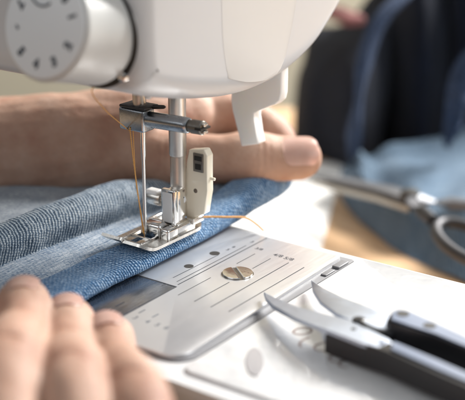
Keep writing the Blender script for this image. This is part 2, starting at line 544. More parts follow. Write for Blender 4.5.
# numerals round the face
bm = bmesh.new()
axn = ax.normalized(); ux = Vector((1, 0, 0)); ux = (ux-axn*ux.dot(axn)).normalized(); uy = axn.cross(ux); uy = uy if uy.z > 0 else -uy
fc = d1 + axn*.56
k = 0
for ang in (20, -24, -60, -96, -132, -172, 152, 116, 80, 50):
    a = rad(ang)
    q = fc + ux*math.cos(a)*11.7 + uy*math.sin(a)*11.7
    upv = -(ux*math.cos(a)+uy*math.sin(a))           # digits stand radially
    rv = upv.cross(axn)
    if rv.cross(upv).dot(axn) < 0: rv = -rv
    Mx = Matrix((rv, upv, axn)).transposed().to_4x4(); Mx.translation = q
    text_mesh(bm, str((k*1+1) % 10), Mx, 3.9, .30)
    k += 1
obj('dial_numerals', bm, M_num, dial)
bm = bmesh.new()
path = []
for i in range(15):
    a = rad(-150+ 100*i/14)
    q = fc + ux*(math.cos(a)*5.2-1.5) + uy*(math.sin(a)*5.2+11)
    path.append((*q, .35))
tube(bm, path, 8)
obj('pointer_mark', bm, M_num, dial)
# chrome stud added to give the spot of light in the gap
bm = bmesh.new(); lathe(bm, (25.0, -38.4, 79.6), (0, -1, 0), [(0, 1.7), (1.2, 1.7), (1.8, .9), (1.9, .3)], 20)
obj('gap_glint', bm, M_chrome, SM)

# white plastic lever hanging under the head
bm = bmesh.new()
lv = [(5.0, 53), (5.0, 50.5), (5.6, 47.0), (9.6, 33.2), (18.0, 35.6), (14.9, 45.6), (14.9, 48.0), (25.0, 52.2), (27.2, 54.2), (27.8, 57.0), (28.0, 72), (5.0, 72)]
bl = bmesh.new()
lo = [bl.verts.new((x, 47.5, z)) for x, z in lv]; hi = [bl.verts.new((x, 52.5, z)) for x, z in lv]
bl.faces.new(lo); bl.faces.new(hi[::-1])
for i in range(len(lv)): bl.faces.new((lo[i], lo[(i+1) % len(lv)], hi[(i+1) % len(lv)], hi[i]))
bmesh.ops.bevel(bl, geom=bl.edges[:], offset=.6, segments=3, profile=.5, affect='EDGES')
bm.free()
obj('foot_lifter', bl, M_lever, SM)

# presser bar and needle bar
bm = bmesh.new()
lathe(bm, (3.7, 15, 90), (0, 0, -1), [(0, 3.3), (52.8, 3.3), (53.2, 3.1)], 40)
pb = obj('presser_bar', bm, M_bar, SM)
bm = bmesh.new()
lathe(bm, (3.7, 15, 37.2), (0, 0, -1), [(0, 2.85), (.8, 2.95), (1.0, 3.0), (24.2, 3.0), (24.8, 2.5)], 40)
obj('bar_sleeve', bm, M_bar, pb)
bm = bmesh.new()
lathe(bm, (-1.6, 0, 86), (0, 0, -1), [(0, 2.5), (28, 2.5)], 32)
nb = obj('needle_bar', bm, M_bar, SM)
bm = bmesh.new()
lathe(bm, (-5.6, 3.5, 86), (0, 0, -1), [(0, 1.1), (28, 1.1)], 16)
obj('guide_rod', bm, M_gun, SM)
# clamp block
bm = bmesh.new()
box(bm, (-8.9, -3.4, 49.0), (2.6, 3.6, 57.2), .9, 3)
cb = obj('needle_clamp', bm, M_clamp, SM)
bm = bmesh.new()
box(bm, (-8.2, -3.6, 57.3), (3.6, 4.6, 58.4), .4, 2)
lathe(bm, (3.6, 1.5, 58.0), (1, .1, .12), [(0, .8), (4.5, .7), (5.2, .3)], 14)
obj('thread_guide', bm, M_dark, cb)
bm = bmesh.new()
lathe(bm, (2.0, 0, 53.6), (1, 0, .03), [(0, 2.5), (1.0, 2.9), (17.2, 2.9), (18.4, 2.75), (18.9, 2.3), (18.6, 1.9)], 40)
cs = obj('clamp_sleeve', bm, M_clamp, SM)
bm = bmesh.new()
lathe(bm, (20.2, 0, 54.1), (1, 0, .03), [(0, 1.9), (2.0, 1.9), (2.2, 2.5), (6.6, 2.55), (7.0, 2.2)], 28)
kn = obj('clamp_screw', bm, M_gun, SM)
bm = bmesh.new()
box(bm, (25.2, -2.9, 53.9), (28.0, 2.9, 54.7), .15, 2)
obj('screw_slot', bm, M_gap, kn)
bm = bmesh.new()
for dz in (-1.3, 1.3):
    box(bm, (24.2, -1.2, 54.25+dz-.55), (28.2, 1.2, 54.25+dz+.55), .3, 2)
obj('screw_jaw', bm, M_chrome_worn, kn)
# needle
bm = bmesh.new()
lathe(bm, (-.4, 0, 50), (0, 0, -1), [(0, 1.05), (10, 1.05), (12.5, .72), (30, .66), (40, .6), (46, .5), (50, .06)], 20)
obj('needle', bm, M_chrome, SM)

# presser foot holder
bm = bmesh.new()
# front block
box(bm, (1.9, 6.6, 11.8), (8.3, 9.0, 25.6), .5, 3)
box(bm, (2.6, 9.0, 12.2), (7.9, 14.0, 25.0), .5, 3)
hold = obj('foot_holder', bm, M_chrome, SM)
bm = bmesh.new()
box(bm, (2.8, 6.2, 13.0), (7.3, 6.75, 24.5), .25, 2)  # white sheet on the chrome, its bright reflection given as colour
obj('holder_reflection', bm, M_lever, hold)
bm = bmesh.new()
lathe(bm, (2.5, 11.0, 19.8), (-1, -.1, .02), [(0, 1.7), (3.0, 1.7), (3.2, 2.7), (4.2, 2.9), (8.2, 2.9), (9.0, 2.5), (9.2, 1.4)], 28)
obj('thumb_screw', bm, M_chrome_worn, hold)
bm = bmesh.new()
box(bm, (-6.6, 7.6, 21.6), (-1.0, 11.6, 23.4), .7, 3)
obj('thumb_tab', bm, M_lever, hold)
bm = bmesh.new()
lathe(bm, (5.4, 13.7, 20.6), (.8, -.6, 0), [(0, 2.1), (2.1, 2.1), (2.5, 1.6)], 24)
ss = obj('set_screw', bm, M_chrome, hold)
bm = bmesh.new()
Ms = Matrix.Translation((7.4, 12.2, 20.6)) @ Matrix.Rotation(math.atan2(-.6, .8), 4, 'Z') @ Matrix.Rotation(rad(50), 4, 'X')
box(bm, (-.1, -1.4, -.22), (.12, 1.4, .22), 0, M=Ms)
obj('screw_slot', bm, M_gap, ss)
# holder plate right of the bar; cream reflections put into its colour
def xz_plate(bm, pts, y0, y1, bev=.5, M=None):
    lo = [bm.verts.new((x, y0, z)) for x, z in pts]; hi = [bm.verts.new((x, y1, z)) for x, z in pts]
    bm.faces.new(lo); bm.faces.new(hi[::-1])
    for i in range(len(pts)): bm.faces.new((lo[i], lo[(i+1) % len(pts)], hi[(i+1) % len(pts)], hi[i]))
    bmesh.ops.bevel(bm, geom=bm.edges[:], offset=bev, segments=3, profile=.5, affect='EDGES')
    if M is not None:
        for v in bm.verts: v.co = M @ v.co
bm = bmesh.new()
xz_plate(bm, [(6.9, 11.2), (9.0, 11.6), (15.6, 15.0), (17.0, 24), (17.3, 38.0), (15.8, 40.3), (8.6, 39.0), (8.4, 34.5), (7.0, 31.0), (6.9, 22.0)], 16.8, 20.6, .5)
cut = obj('thread_cutter_holder', bm, M_holder, SM)
bm = bmesh.new()
box(bm, (11.0, 16.3, 31.2), (15.6, 16.95, 38.4), .2, 2)
sl_ = obj('lock_plate', bm, M_gun, cut)
bm = bmesh.new()
box(bm, (11.7, 16.1, 35.6), (15.0, 16.5, 37.4), .1, 1)
box(bm, (12.0, 16.1, 32.2), (14.7, 16.5, 34.4), .1, 1)
obj('lock_window', bm, M_gap, sl_)
bm = bmesh.new()
lathe(bm, (11.7, 17.0, 23.5), (0, -1, 0), [(0, .9), (.35, .85), (.4, .3)], 16)
obj('rivet', bm, M_gun, cut)
bm = bmesh.new()
lathe(bm, (16.0, 19, 28.8), (1, 0, 0), [(0, .7), (3.0, .6), (3.2, .3)], 12)
obj('holder_pin', bm, M_holder, cut)
cut.location.x -= 1.3*MM
# ankle between the holder and the foot
bm = bmesh.new()
pts = [(3.0, 12.6), (8.6, 12.6), (9.6, 10.2), (6.0, 8.9), (1.0, 9.4)]
box(bm, (.6, 7.8, 9.2), (8.8, 16.0, 12.4), .8, 3)
box(bm, (6.5, 15.0, 10.2), (10.5, 22.0, 12.6), .6, 3)
obj('ankle', bm, M_chrome_worn, SM)

# presser foot
FT = 7.3
bm = bmesh.new()
nx, ny = 48, 72
def foot_half(y):       # left/right edges of the sole
    t = (y+14)/38.0
    l = -8.6 + 1.5*max(0, t-.6)**1*6; r = 10.8
    if t > .8:
        q = (t-.8)/.2; sh = 5.2*(1-math.sqrt(max(0, 1-q*q))); l += sh; r -= sh
    if t < .14:
        q = (.14-t)/.14; sh = 3.0*(1-math.sqrt(max(0, 1-q*q))); r -= sh*1.2; l -= 1.2*q
    return l, r
def foot_z(x, y):
    z = FT
    if y < -6: z += .045*(-6-y)**2 * (1 + .25*(x < 0))
    return z
grid = {}
for j in range(ny+1):
    y = -14+38*j/ny
    l, r = foot_half(y)
    for i in range(nx+1):
        x = l+(r-l)*i/nx
        edge = min(i, nx-i)/nx
        z = foot_z(x, y) + (.35 if 0 else 0)
        grid[i, j] = bm.verts.new((x, y, z))
def slot(x, y): return (-1.6 < x < 1.0 and -14.2 < y < 4.0 and not False) and y > -7.5 or (-3.6 < x < 3.2 and -1.2 < y < 1.6)
for j in range(ny):
    for i in range(nx):
        a = grid[i, j].co; b = grid[i+1, j+1].co
        if slot((a.x+b.x)/2, (a.y+b.y)/2): continue
        bm.faces.new((grid[i, j], grid[i+1, j], grid[i+1, j+1], grid[i, j+1]))
bmesh.ops.delete(bm, geom=[v for v in bm.verts if not v.link_faces], context='VERTS')
geo = bmesh.ops.solidify(bm, geom=bm.faces[:], thickness=-1.15)
foot = obj('presser_foot', bm, M_chrome_worn, SM, ang=40)
bm = bmesh.new()
# raised shoulders, hinge bar, spring and bridging blocks
box(bm, (-3.4, .9, FT+.6), (5.5, 6.2, FT+5.8), 1.1, 4)
box(bm, (6.1, .4, FT+.6), (10.0, 6.8, FT+5.2), 1.0, 4)
obj('hinge_block', bm, M_chrome, foot)
bm = bmesh.new()
box(bm, (8.0, 4.0, FT+.6), (9.6, 17.5, FT+4.6), .6, 3)
box(bm, (-6.6, 8.0, FT+.6), (-5.2, 17.0, FT+4.4), .6, 3)
obj('side_rail', bm, M_chrome, foot)
bm = bmesh.new(); lathe(bm, (-6.4, 10.5, FT+3.2), (1, 0, 0), [(0, 1.0), (15.8, 1.0)], 20)
obj('hinge_pin', bm, M_chrome, foot)
bm = bmesh.new(); box(bm, (4.6, 8.6, FT+2.2), (7.8, 17.0, FT+4.4), 1.0, 3)
obj('hinge_spring', bm, M_chrome, foot)
bm = bmesh.new(); box(bm, (-5.0, 10, FT+.5), (7.8, 20.0, FT+1.5), .3, 2)
obj('sole_well', bm, M_dark, foot)
bm = bmesh.new()
for x0, x1 in ((-5.6, -4.8), (4.2, 5.0)):
    box(bm, (x0, -8.5, FT+1.0), (x1, 2.5, FT+1.9), .25, 2)
box(bm, (-4.8, -3.2, FT+1.0), (4.2, -2.2, FT+1.7), .25, 2)
obj('sole_rib', bm, M_chrome, foot)

# ------------------------------------------------------------------ denim under the foot
JN = thing('denim_cloth', 'faded blue denim garment with thick ribbed hem clamped under the presser foot', 'denim garment', (0, 0, 0))
def nz(x, y, z=0, s=1.0): return noise.noise(Vector((x*s, y*s, z)))
def hemx(y):
    ks = [(-160, 18), (-100, 13.5), (-40, 11), (-10, 10.2), (33, 9.6), (62, 8.6), (83, 7.6), (90, 6.2), (95, 3.6), (98.5, .2), (101, -4), (103, -12), (104.5, -24), (106, -45)]
    return float(np.interp(y, [k[0] for k in ks], [k[1] for k in ks]))
def profile(y):
    h = hemx(y)
    rise = 0
    if y > 50: rise = 1.6*math.sin(min(1, (y-50)/30)*PI/2)
    up = 1.0
    hl = min(-5.5 + .5*math.sin(y*.07), h-8)
    f = max(0, min(1, (y-25)/35))           # the roll flattens out behind the foot
    rz = 16.2 - 5.5*f + .8*math.sin(y*.05+1)
    rx = -29 + 3*math.sin(y*.03) + 5*f
    squash = .0 if (y < -16 or y > 26) else .35
    P = [(h-7, .4), (h-2.2, .5), (h-.1, 2.0), (h+.2, 4.0), (h-1.2, 6.4-squash), (h-4.5, 7.25-squash), (h-9, 7.3-squash), (hl+1.6, 7.2-squash), (hl, 6.2-squash), (hl-1.6, 5.2), (-12, 5.5), (-19, 5.4), (rx+4.5, 4.8), (rx+2.4, 4.6), (rx+2.6, 8), (rx+2.2, 11.6), (rx-.5, rz-1.4), (rx-5, rz), (rx-11, rz-1.2), (rx-18, 10.5-2*f), (-60, 9), (-80, 10), (-105, 7)]
    thick = 1+.85*max(0, min(1, (y-28)/35))
    return [(min(x, h+.2), z*(thick if x > -20 else 1)+rise) for x, z in P]
NP = 8
ys = np.concatenate([np.arange(-150, 84, .5), np.arange(84, 106.01, .25)])
rows = []
for y in ys:
    P = cr(profile(float(y)), NP)
    rows.append(P)
G = np.array(rows)                                  # (ny, nu, 2)
ny_, nu_ = G.shape[:2]
arc = np.zeros((ny_, nu_))
arc[:, 1:] = np.cumsum(np.linalg.norm(np.diff(G[ny_//2], axis=0), axis=1))[None, :]
X = G[:, :, 0].copy(); Zc = G[:, :, 1].copy(); Y = np.repeat(ys[:, None], nu_, 1)
# 2d normals of the profile for displacement
dX = np.gradient(X, axis=1); dZ = np.gradient(Zc, axis=1); L = np.hypot(dX, dZ)+1e-6
nX, nZ = dZ/L, -dX/L
for j in range(ny_):
    y = float(ys[j])
    for i in range(nu_):
        u = arc[j, i]
        d = .7*nz(u*.05, y*.045, 3) + .28*nz(u*.16, y*.16, 7)
        if -16 < y < 25 and u < 26: d *= .25
        # ribs, yarn height
        seg = i/NP
        if seg < 8.2: d += (.11 if seg < 4.5 else .03)*math.sin(2*PI*(y+.35*u+.8*nz(u*.3, y*.3, 9))/1.2)
        elif 12.5 < seg < 18: d += (.09+.07*nz(u*.2, y*.1, 4))*math.sin(2*PI*(y-.3*u+1.0*nz(u*.2, y*.2, 12))/1.4)
        X[j, i] += nX[j, i]*d*(-1); Zc[j, i] += nZ[j, i]*d*(-1)
# droop over the front edge of the bed and at the far end
for j in range(ny_):
    y = ys[j]
    if y < -100: Zc[j] -= .006*(y+100)**2
def cloth_part(name, i0, i1, mat, thick=True):
    bm = bmesh.new(); uvl = bm.loops.layers.uv.new('UVMap')
    V = [[bm.verts.new((X[j, i], Y[j, i], Zc[j, i])) for i in range(i0, i1+1)] for j in range(ny_)]
    for j in range(ny_-1):
        for i in range(i1-i0):
            f = bm.faces.new((V[j][i], V[j+1][i], V[j+1][i+1], V[j][i+1]))
            for lp, (jj, ii) in zip(f.loops, ((j, i), (j+1, i), (j+1, i+1), (j, i+1))):
                lp[uvl].uv = (arc[jj, ii+i0], ys[jj])
    return obj(name, bm, mat, JN, ang=0)
cloth_part('hem', 0, 8*NP, M_hem)
cloth_part('panel', 8*NP, 13*NP, M_panel)
cloth_part('folded_edge', 13*NP, 18*NP, M_roll)
cloth_part('cloth_back', 18*NP, 22*NP, M_rear)

bm = bmesh.new()
for k in range(1500):
    j = random.randrange(20, ny_-8); i = random.choice([random.randrange(2*NP, 9*NP), random.randrange(13*NP, 20*NP)])
    if -16 < ys[j] < 26 and i < 9*NP: continue
    c = Vector((X[j, i], Y[j, i], Zc[j, i])); n = Vector((-nX[j, i], 0, -nZ[j, i]))
    d = (n*random.uniform(.2, .8)+Vector((random.gauss(0, .6), random.gauss(0, .8), random.gauss(0, .3)))).normalized()
    e_ = Vector((random.gauss(0, .4), random.gauss(0, .4), random.gauss(0, .2)))
    l = random.uniform(.4, 1.3)
    tube(bm, [(*c, .035), (*(c+d*l*.5), .03), (*(c+d*l+e_*.6), .018)], 4)
lint = obj('loose_fibres', bm, M_fibre, JN)
lint['kind'] = 'stuff'

# thread
bm = bmesh.new()
def thr(pts, r=.22, n=8):
    P = [Vector(q) for q in cr(pts, n)]
    D = [0]
    for a, b in zip(P, P[1:]): D.append(D[-1]+(b-a).length)
    T = np.arange(0, D[-1], .14)
    Q = np.array([[np.interp(t, D, [p[k] for p in P]) for k in range(3)] for t in T])
    for ply in (0, PI):
        path = []
        for k, t in enumerate(T):
            a = Vector(Q[max(k-1, 0)]); b = Vector(Q[min(k+1, len(T)-1)])
            x, y, _ = frame(b-a)
            an = 2*PI*t/1.5+ply
            w = .06*nz(t*.35, ply, 21)
            path.append((*(Vector(Q[k]) + (x*math.cos(an)+y*math.sin(an))*r*.5 + x*w), r*.58*(1+.2*nz(t*2, ply, 5))))
        tube(bm, path, 6)
    for k in range(int(D[-1]*1.3)):      # stray fibres
        c = Vector(Q[random.randrange(len(Q))]); d = Vector((random.gauss(0, 1), random.gauss(0, 1), random.gauss(0, 1))).normalized()
        e_ = Vector((random.gauss(0, .3), random.gauss(0, .3), random.gauss(0, .3)))
        tube(bm, [(*(c), .03), (*(c+d*.35), .025), (*(c+d*.6+e_), .015)], 4)
thr([(14, -30, 76), (10.3, -37.5, 73.0), (2, -22, 61.5), (-4.5, -5, 50.8), (-3.4, -3.4, 49.0)], .2)
thr([(-3.4, -3.6, 50.5), (-2.9, -2.4, 36), (-1.8, -1.2, 20), (-.7, -.8, 9.5)], .24)
thr([(-2.6, -2.8, 49.5), (-2.6, -2.0, 30), (-1.2, -1.3, 18), (-.3, -.5, 7.6)], .2)
thr([(2.5, 13, 8.6), (5, 18.5, 10.6), (9.6, 23.4, 11.0), (15.1, 29.0, 10.5), (17.8, 38.5, 8.0), (19.4, 44.0, 4.0), (21.1, 46.8, .6)], .42)
tag(obj('thread', bm, M_thread), 'thin orange thread running down the needle and trailing out behind the foot', 'thread')

# ------------------------------------------------------------------ hands
def hand_mesh(name, chains, label, voxel=.9, smooth=9, creases=()):
    bm = bmesh.new()
    for ch in chains:
        P = [tuple(p) for p in cr(ch, 8)]
        tube(bm, P, 24, True)
        for q in (P[0], P[-1]):
            bmesh.ops.create_uvsphere(bm, u_segments=24, v_segments=16, radius=q[3], matrix=Matrix.Translation(q[:3]))
        for q in P[4:-4:4]:
            bmesh.ops.create_uvsphere(bm, u_segments=20, v_segments=12, radius=q[3]*.99, matrix=Matrix.Translation(q[:3]))
    for v in bm.verts: v.co *= MM
    me = bpy.data.meshes.new(name); bm.to_mesh(me); bm.free()
    o = bpy.data.objects.new(name, me); COL.objects.link(o)
    r = o.modifiers.new('r', 'REMESH'); r.mode = 'VOXEL'; r.voxel_size = voxel*MM
    s = o.modifiers.new('s', 'SMOOTH'); s.factor = .5; s.iterations = smooth
    dg = bpy.context.evaluated_depsgraph_get()
    m2 = bpy.data.meshes.new_from_object(o.evaluated_get(dg))
    o.modifiers.clear(); o.data = m2; m2.name = name
    m2.materials.clear(); m2.materials.append(M_skin)
    # folds over the joints, and a slightly uneven surface
    m2.update()
    nrm = np.zeros(len(m2.vertices)*3); m2.vertex_normals.foreach_get('vector', nrm); nrm = nrm.reshape(-1, 3)
    pos = np.zeros(len(m2.vertices)*3); m2.vertices.foreach_get('co', pos); pos = pos.reshape(-1, 3)
    for k_ in range(len(pos)):
        p = Vector(pos[k_])/MM; n = nrm[k_]
        d = .7*noise.noise(p*.055) + .3*noise.noise(p*.12) + .12*noise.noise(p*.35)
        for (c, ax_, R_, amp) in creases:
            q = p-c
            if q.length < R_:
                s_ = q.dot(ax_)
                fall = (1-q.length/R_)
                w_ = .9*noise.noise(p*.22)
                d -= amp*fall*(math.exp(-((s_+w_)/.75)**2) + .6*math.exp(-((s_-2.6-w_)/.7)**2) + .7*math.exp(-((s_+2.7+1.5*w_)/.7)**2))
        pos[k_] += n*d*MM
    m2.vertices.foreach_set('co', pos.ravel()); m2.update()
    m2.shade_smooth()
    tag(o, label, 'hand')
    return o

def nail(parent, c, d, n, r, w=6.0, l=11.0, lift=.15):
    """curved plate on a finger: c tip centre, d finger direction, n outward normal of the nail"""
    d = Vector(d).normalized(); n = Vector(n); n = (n-d*n.dot(d)).normalized(); s = d.cross(n)
    bm = bmesh.new(); NU, NV = 14, 14
    V = []
    for j in range(NV+1):
        t = j/NV; row = []
        for i in range(NU+1):
            a = (i/NU*2-1)
            ww = w*(1 if t > .25 else math.sqrt(max(.0, 1-((.25-t)/.25)**2*.75)))*(1 if t < .8 else math.sqrt(max(0, 1-((t-.8)/.2)**2*.7)))
            th = a*ww/r
            rr_ = r+lift-.35*abs(a)**3
            drop = 0.55*max(0, t-.55)**2*r*.9
            row.append(bm.verts.new(Vector(c)+d*((t-.55)*l)+n*(math.cos(th)*rr_-drop)+s*math.sin(th)*rr_))
        V.append(row)
    for j in range(NV):
        for i in range(NU): bm.faces.new((V[j][i], V[j][i+1], V[j+1][i+1], V[j+1][i]))
    bmesh.ops.solidify(bm, geom=bm.faces[:], thickness=.35)
    o = obj('fingernail', bm, M_nail, parent, ang=60)
    return o

UP = Vector((0, 0, 1))
toCam = Vector((.52, -.74, .42))
rear_chains = [
    [(-141.6, -2.8, 14.8, 28), (-100.7, 23.2, 17.0, 24.5), (-74.6, 39.5, 20.5, 23.5), (-54.1, 55.0, 23.5, 21.5)],
    [(-74.6, 42, 26, 18), (-54.1, 58.0, 30.0, 17), (-42.7, 79.0, 28.8, 15)],
    [(-70, 38, 17.9, 17), (-52.6, 45.4, 17.9, 15), (-32.8, 53.3, 18.9, 12.8), (-14.1, 62.8, 19.8, 10.3), (-5, 69, 20.3, 10.9), (0, 73, 20.5, 11.0), (6, 79.5, 19.5, 9.9), (12.5, 86.4, 19.0, 9.2)],
    [(-55.0, 69.7, 26.6, 14), (-43.0, 83.0, 28.7, 12), (-29.3, 95.7, 29.4, 10.2), (-11.6, 101.4, 22.3, 9), (-3.3, 97.5, 12.2, 8)],
    [(-56.6, 78.6, 19.7, 12), (-38.6, 103.3, 20.2, 10), (-23.4, 107.4, 11.9, 9), (-14.0, 99.3, 3.6, 8)],
    [(-62, 70.0, 15.3, 12), (-50.9, 94.9, 12.2, 10), (-36.2, 98.7, 6.5, 9), (-27.9, 91.9, 1.5, 8)],
    [(-54.1, 55.0, 22, 19), (-42, 66, 21, 13)],
]
tip = Vector((11.2, 85.2, 19.4)); ip = Vector((1.4, 74.3, 19.9))
creases = [(ip+toCam*8, (tip-ip).normalized(), 15, .4), (Vector((-32, 52, 22))+toCam*10, Vector((.85, .5, 0)).normalized(), 14, .25)]
HB = hand_mesh('hand', rear_chains, 'bare hand and forearm reaching behind the needle with its thumb pressing the denim', .9, 7, creases)
dth = (tip-ip).normalized()
nail(HB, Vector((12.0, 86.0, 19.1))-dth*.5, dth, Vector((.45, -.55, .70)), 9.6, 7.6, 15.5, .35)

F = [
    [(-17.7, -70.6, 10.5, 8.7), (2, -92.0, 11, 8.6), (27.9, -121.2, 19, 9.3), (54.0, -149.9, 14, 9)],
    [(17.2, -79.6, 13.5, 8.8), (31.9, -95.9, 14.5, 8.6), (53.7, -121.0, 22, 9.5), (74.8, -144.7, 16, 9)],
    [(29.6, -73.6, 9, 8.4), (45.5, -90.7, 10.5, 8.3), (69.3, -113.7, 19, 9.2), (90.2, -133.2, 13, 9)],
    [(45.0, -72.2, 7.2, 7.7), (59.5, -85.4, 8.5, 7.7), (84.6, -106.4, 16, 8.8), (104.9, -124.9, 10, 8.6)],
]
pal = [
    [(54.0, -149.9, 12, 10), (74.8, -144.7, 12, 11), (90.2, -133.2, 10, 11), (104.9, -124.9, 8, 10)],
    [(54.0, -149.9, 10, 12), (78, -175, 2, 15), (112, -200, -10, 18)],
    [(90.2, -133.2, 8, 12), (108, -160, 0, 15), (126, -188, -10, 18)],
    [(74.8, -144.7, 8, 13), (95, -172, 0, 17), (120, -196, -10, 20), (170, -255, -25, 24)],
    [(40, -160, 4, 10), (26, -135, 2, 9), (18, -118, 2, 8)],
]
cre = []
for ch in F:
    q = Vector(ch[2][:3]); d = (Vector(ch[1][:3])-Vector(ch[3][:3])).normalized()
    cre.append((q+UP*ch[2][3], d, 12, 1.7))
    q = Vector(ch[1][:3]); d = (Vector(ch[0][:3])-Vector(ch[2][:3])).normalized()
    cre.append((q+UP*ch[1][3], d, 9, 1.1))
HF = hand_mesh('hand', F+pal, 'blurred near hand with finger tips resting on the denim beside the needle plate', .9, 6, cre)
for ch in F:
    a = Vector(ch[0][:3]); b = Vector(ch[1][:3]); d = (a-b).normalized()
    nail(HF, a+d*1.5, d, UP+Vector((.25, -.35, 0)), ch[0][3], 5.8, 12, .3)

# ------------------------------------------------------------------ thread snips on the bed
SN = thing('thread_snips', 'small steel thread snips with black handles lying open across the white bed', 'thread snips', (110, -20, -.7))
def ramp_z(p0, d, a, b, z0, z1):
    d = Vector(d).normalized()
    def f(x, y):
        t = ((x-p0[0])*d.x + (y-p0[1])*d.y - a)/(b-a)
        t = max(0, min(1, t)); return z0+(z1-z0)*t
    return f
def slab(pts, top, thick, bev=.25):
    bm = bmesh.new(); n = len(pts)
    lo = [bm.verts.new((x, y, -thick)) for x, y in pts]; hi = [bm.verts.new((x, y, 0)) for x, y in pts]
    bm.faces.new(lo[::-1]); t = bm.faces.new(hi)
    for i in range(n): bm.faces.new((lo[i], lo[(i+1) % n], hi[(i+1) % n], hi[i]))
    if bev: bmesh.ops.bevel(bm, geom=list(t.edges), offset=bev, segments=3, profile=.5, affect='EDGES')
    bmesh.ops.triangulate(bm, faces=[f for f in bm.faces if len(f.verts) > 4])
    for v in bm.verts: v.co.z += top(v.co.x, v.co.y)
    return bm
zA = ramp_z((56.9, -6.2), (.87, -.38), 0, 45, 2.6, 8.6)
bladeA = [(56.9, -6.2), (64, -10.2), (76.5, -15.4), (87.9, -18.0), (99.0, -19.4), (103.0, -21.4), (114.1, -24.6), (117.5, -26.8), (118, -29.5), (116.7, -31.6), (108.9, -31.8), (97.6, -30.2), (91.7, -28.8), (80.7, -24.6), (67.8, -17.4), (61, -11.2)]
def sm(P, n=3): return [tuple(p) for p in cr(P+[P[0]], n)[:-1]]
obj('blade', slab(bladeA, zA, 1.3, .3), M_steelblue, SN)
zB = ramp_z((65.4, 10.8), (.85, -.45), 0, 40, 3.2, 8.0)
bladeB = [(65.4, 10.8), (74, 4.4), (85.5, -2.0), (96, -5.6), (106.5, -8.0), (114, -12.0), (112, -17.4), (109.6, -18.6), (105.4, -19.8), (101.6, -20.2), (99.0, -18.8), (91.8, -16.6), (80.5, -8.2), (71.5, 1.9)]
obj('blade', slab(bladeB, zB, 1.2, .3), M_steelblue, SN)
# handles: deep black bodies with a steel inlay on top
hA = [(94.5, -27.2), (105, -29.8), (118.5, -32.2), (136, -36.2), (150, -39.0), (162, -41.4), (166, -38.6), (160, -35.6), (145, -32.4), (133, -29.4), (119, -26.4), (112, -26.0), (100, -24.4)]
def flat(z): return lambda x, y: z
zHA = ramp_z((94.5, -27), (.97, -.22), 0, 25, 7.1, 8.9)
obj('handle', slab([(x, y-.9) for x, y in hA], zHA, 7.6, 1.6), M_black, SN)
obj('inlay', slab([(117.5, -26.9), (132.7, -30.2), (145, -33.2), (159, -36.4), (161.5, -39.2), (150, -38.0), (136, -35.4), (119.0, -31.8)], flat(9.5), .5, .15), M_inlay, SN)
hB = [(108.4, -13.0), (109.5, -9.8), (112.5, -8.6), (123.5, -11.6), (135.0, -15.2), (151.1, -21.0), (160, -25), (160, -30), (153.4, -28.0), (137.6, -22.4), (127.1, -20.2), (119.3, -19.9), (111.9, -19.2), (109.5, -17)]
obj('handle', slab(hB, flat(11.2), 10.3, 1.6), M_black, SN)
obj('inlay', slab([(109.4, -13.0), (110.3, -10.4), (112.7, -9.6), (123.5, -12.5), (135.0, -16.0), (151.1, -21.8), (159, -25.5), (153.4, -27.0), (137.6, -21.6), (127.1, -19.3), (119.3, -18.9), (111.9, -18.2)], flat(11.8), .5, .15), M_inlay, SN)
for (x, y) in ((112.9, -12.7), (123.4, -15.6)):
    bm = bmesh.new(); lathe(bm, (x, y, 11.4), (0, 0, 1), [(0, 2.0), (.52, 2.0)], 24); obj('handle_hole', bm, M_gap, SN)
bm = bmesh.new(); lathe(bm, (102.6, -24.9, 7.0), (0, 0, 1), [(0, .85), (1.7, .85)], 20); obj('pivot_pin', bm, M_gap, SN)
bm = bmesh.new(); lathe(bm, (114.2, -28.4, 7.0), (0, 0, 1), [(0, 1.1), (1.85, 1.1)], 20); obj('rivet', bm, M_inlay, SN)
bm = bmesh.new(); lathe(bm, (100.9, -18.6, 6.0), (0, 0, 1), [(0, 2.1), (3.0, 2.1), (3.2, 1.7)], 24)
tube(bm, [(*p, 1.3) for p in [tuple(q) for q in cr([(101.0, -19.0, 8.2), (104, -20.6, 8.0), (108.5, -20.9, 7.6), (113, -19.0, 7.2)], 6)]], 10)
obj('spring', bm, M_black, SN)

# ------------------------------------------------------------------ background garments, cutting shears and paper
def drape(name, fn, nu, nv, mat, parent=None, uvs=(1, 1), label=None, cat=None, thick=1.5):
    bm = bmesh.new(); uvl = bm.loops.layers.uv.new('UVMap')
    V = [[bm.verts.new(fn(i/nu, j/nv)) for i in range(nu+1)] for j in range(nv+1)]
    for j in range(nv):
        for i in range(nu):
            f = bm.faces.new((V[j][i], V[j][i+1], V[j+1][i+1], V[j+1][i]))
            for lp, (a, b) in zip(f.loops, ((i, j), (i+1, j), (i+1, j+1), (i, j+1))): lp[uvl].uv = (a/nu*uvs[0], b/nv*uvs[1])
    o = obj(name, bm, mat, parent, ang=0)
    if label: tag(o, label, cat)
    return o
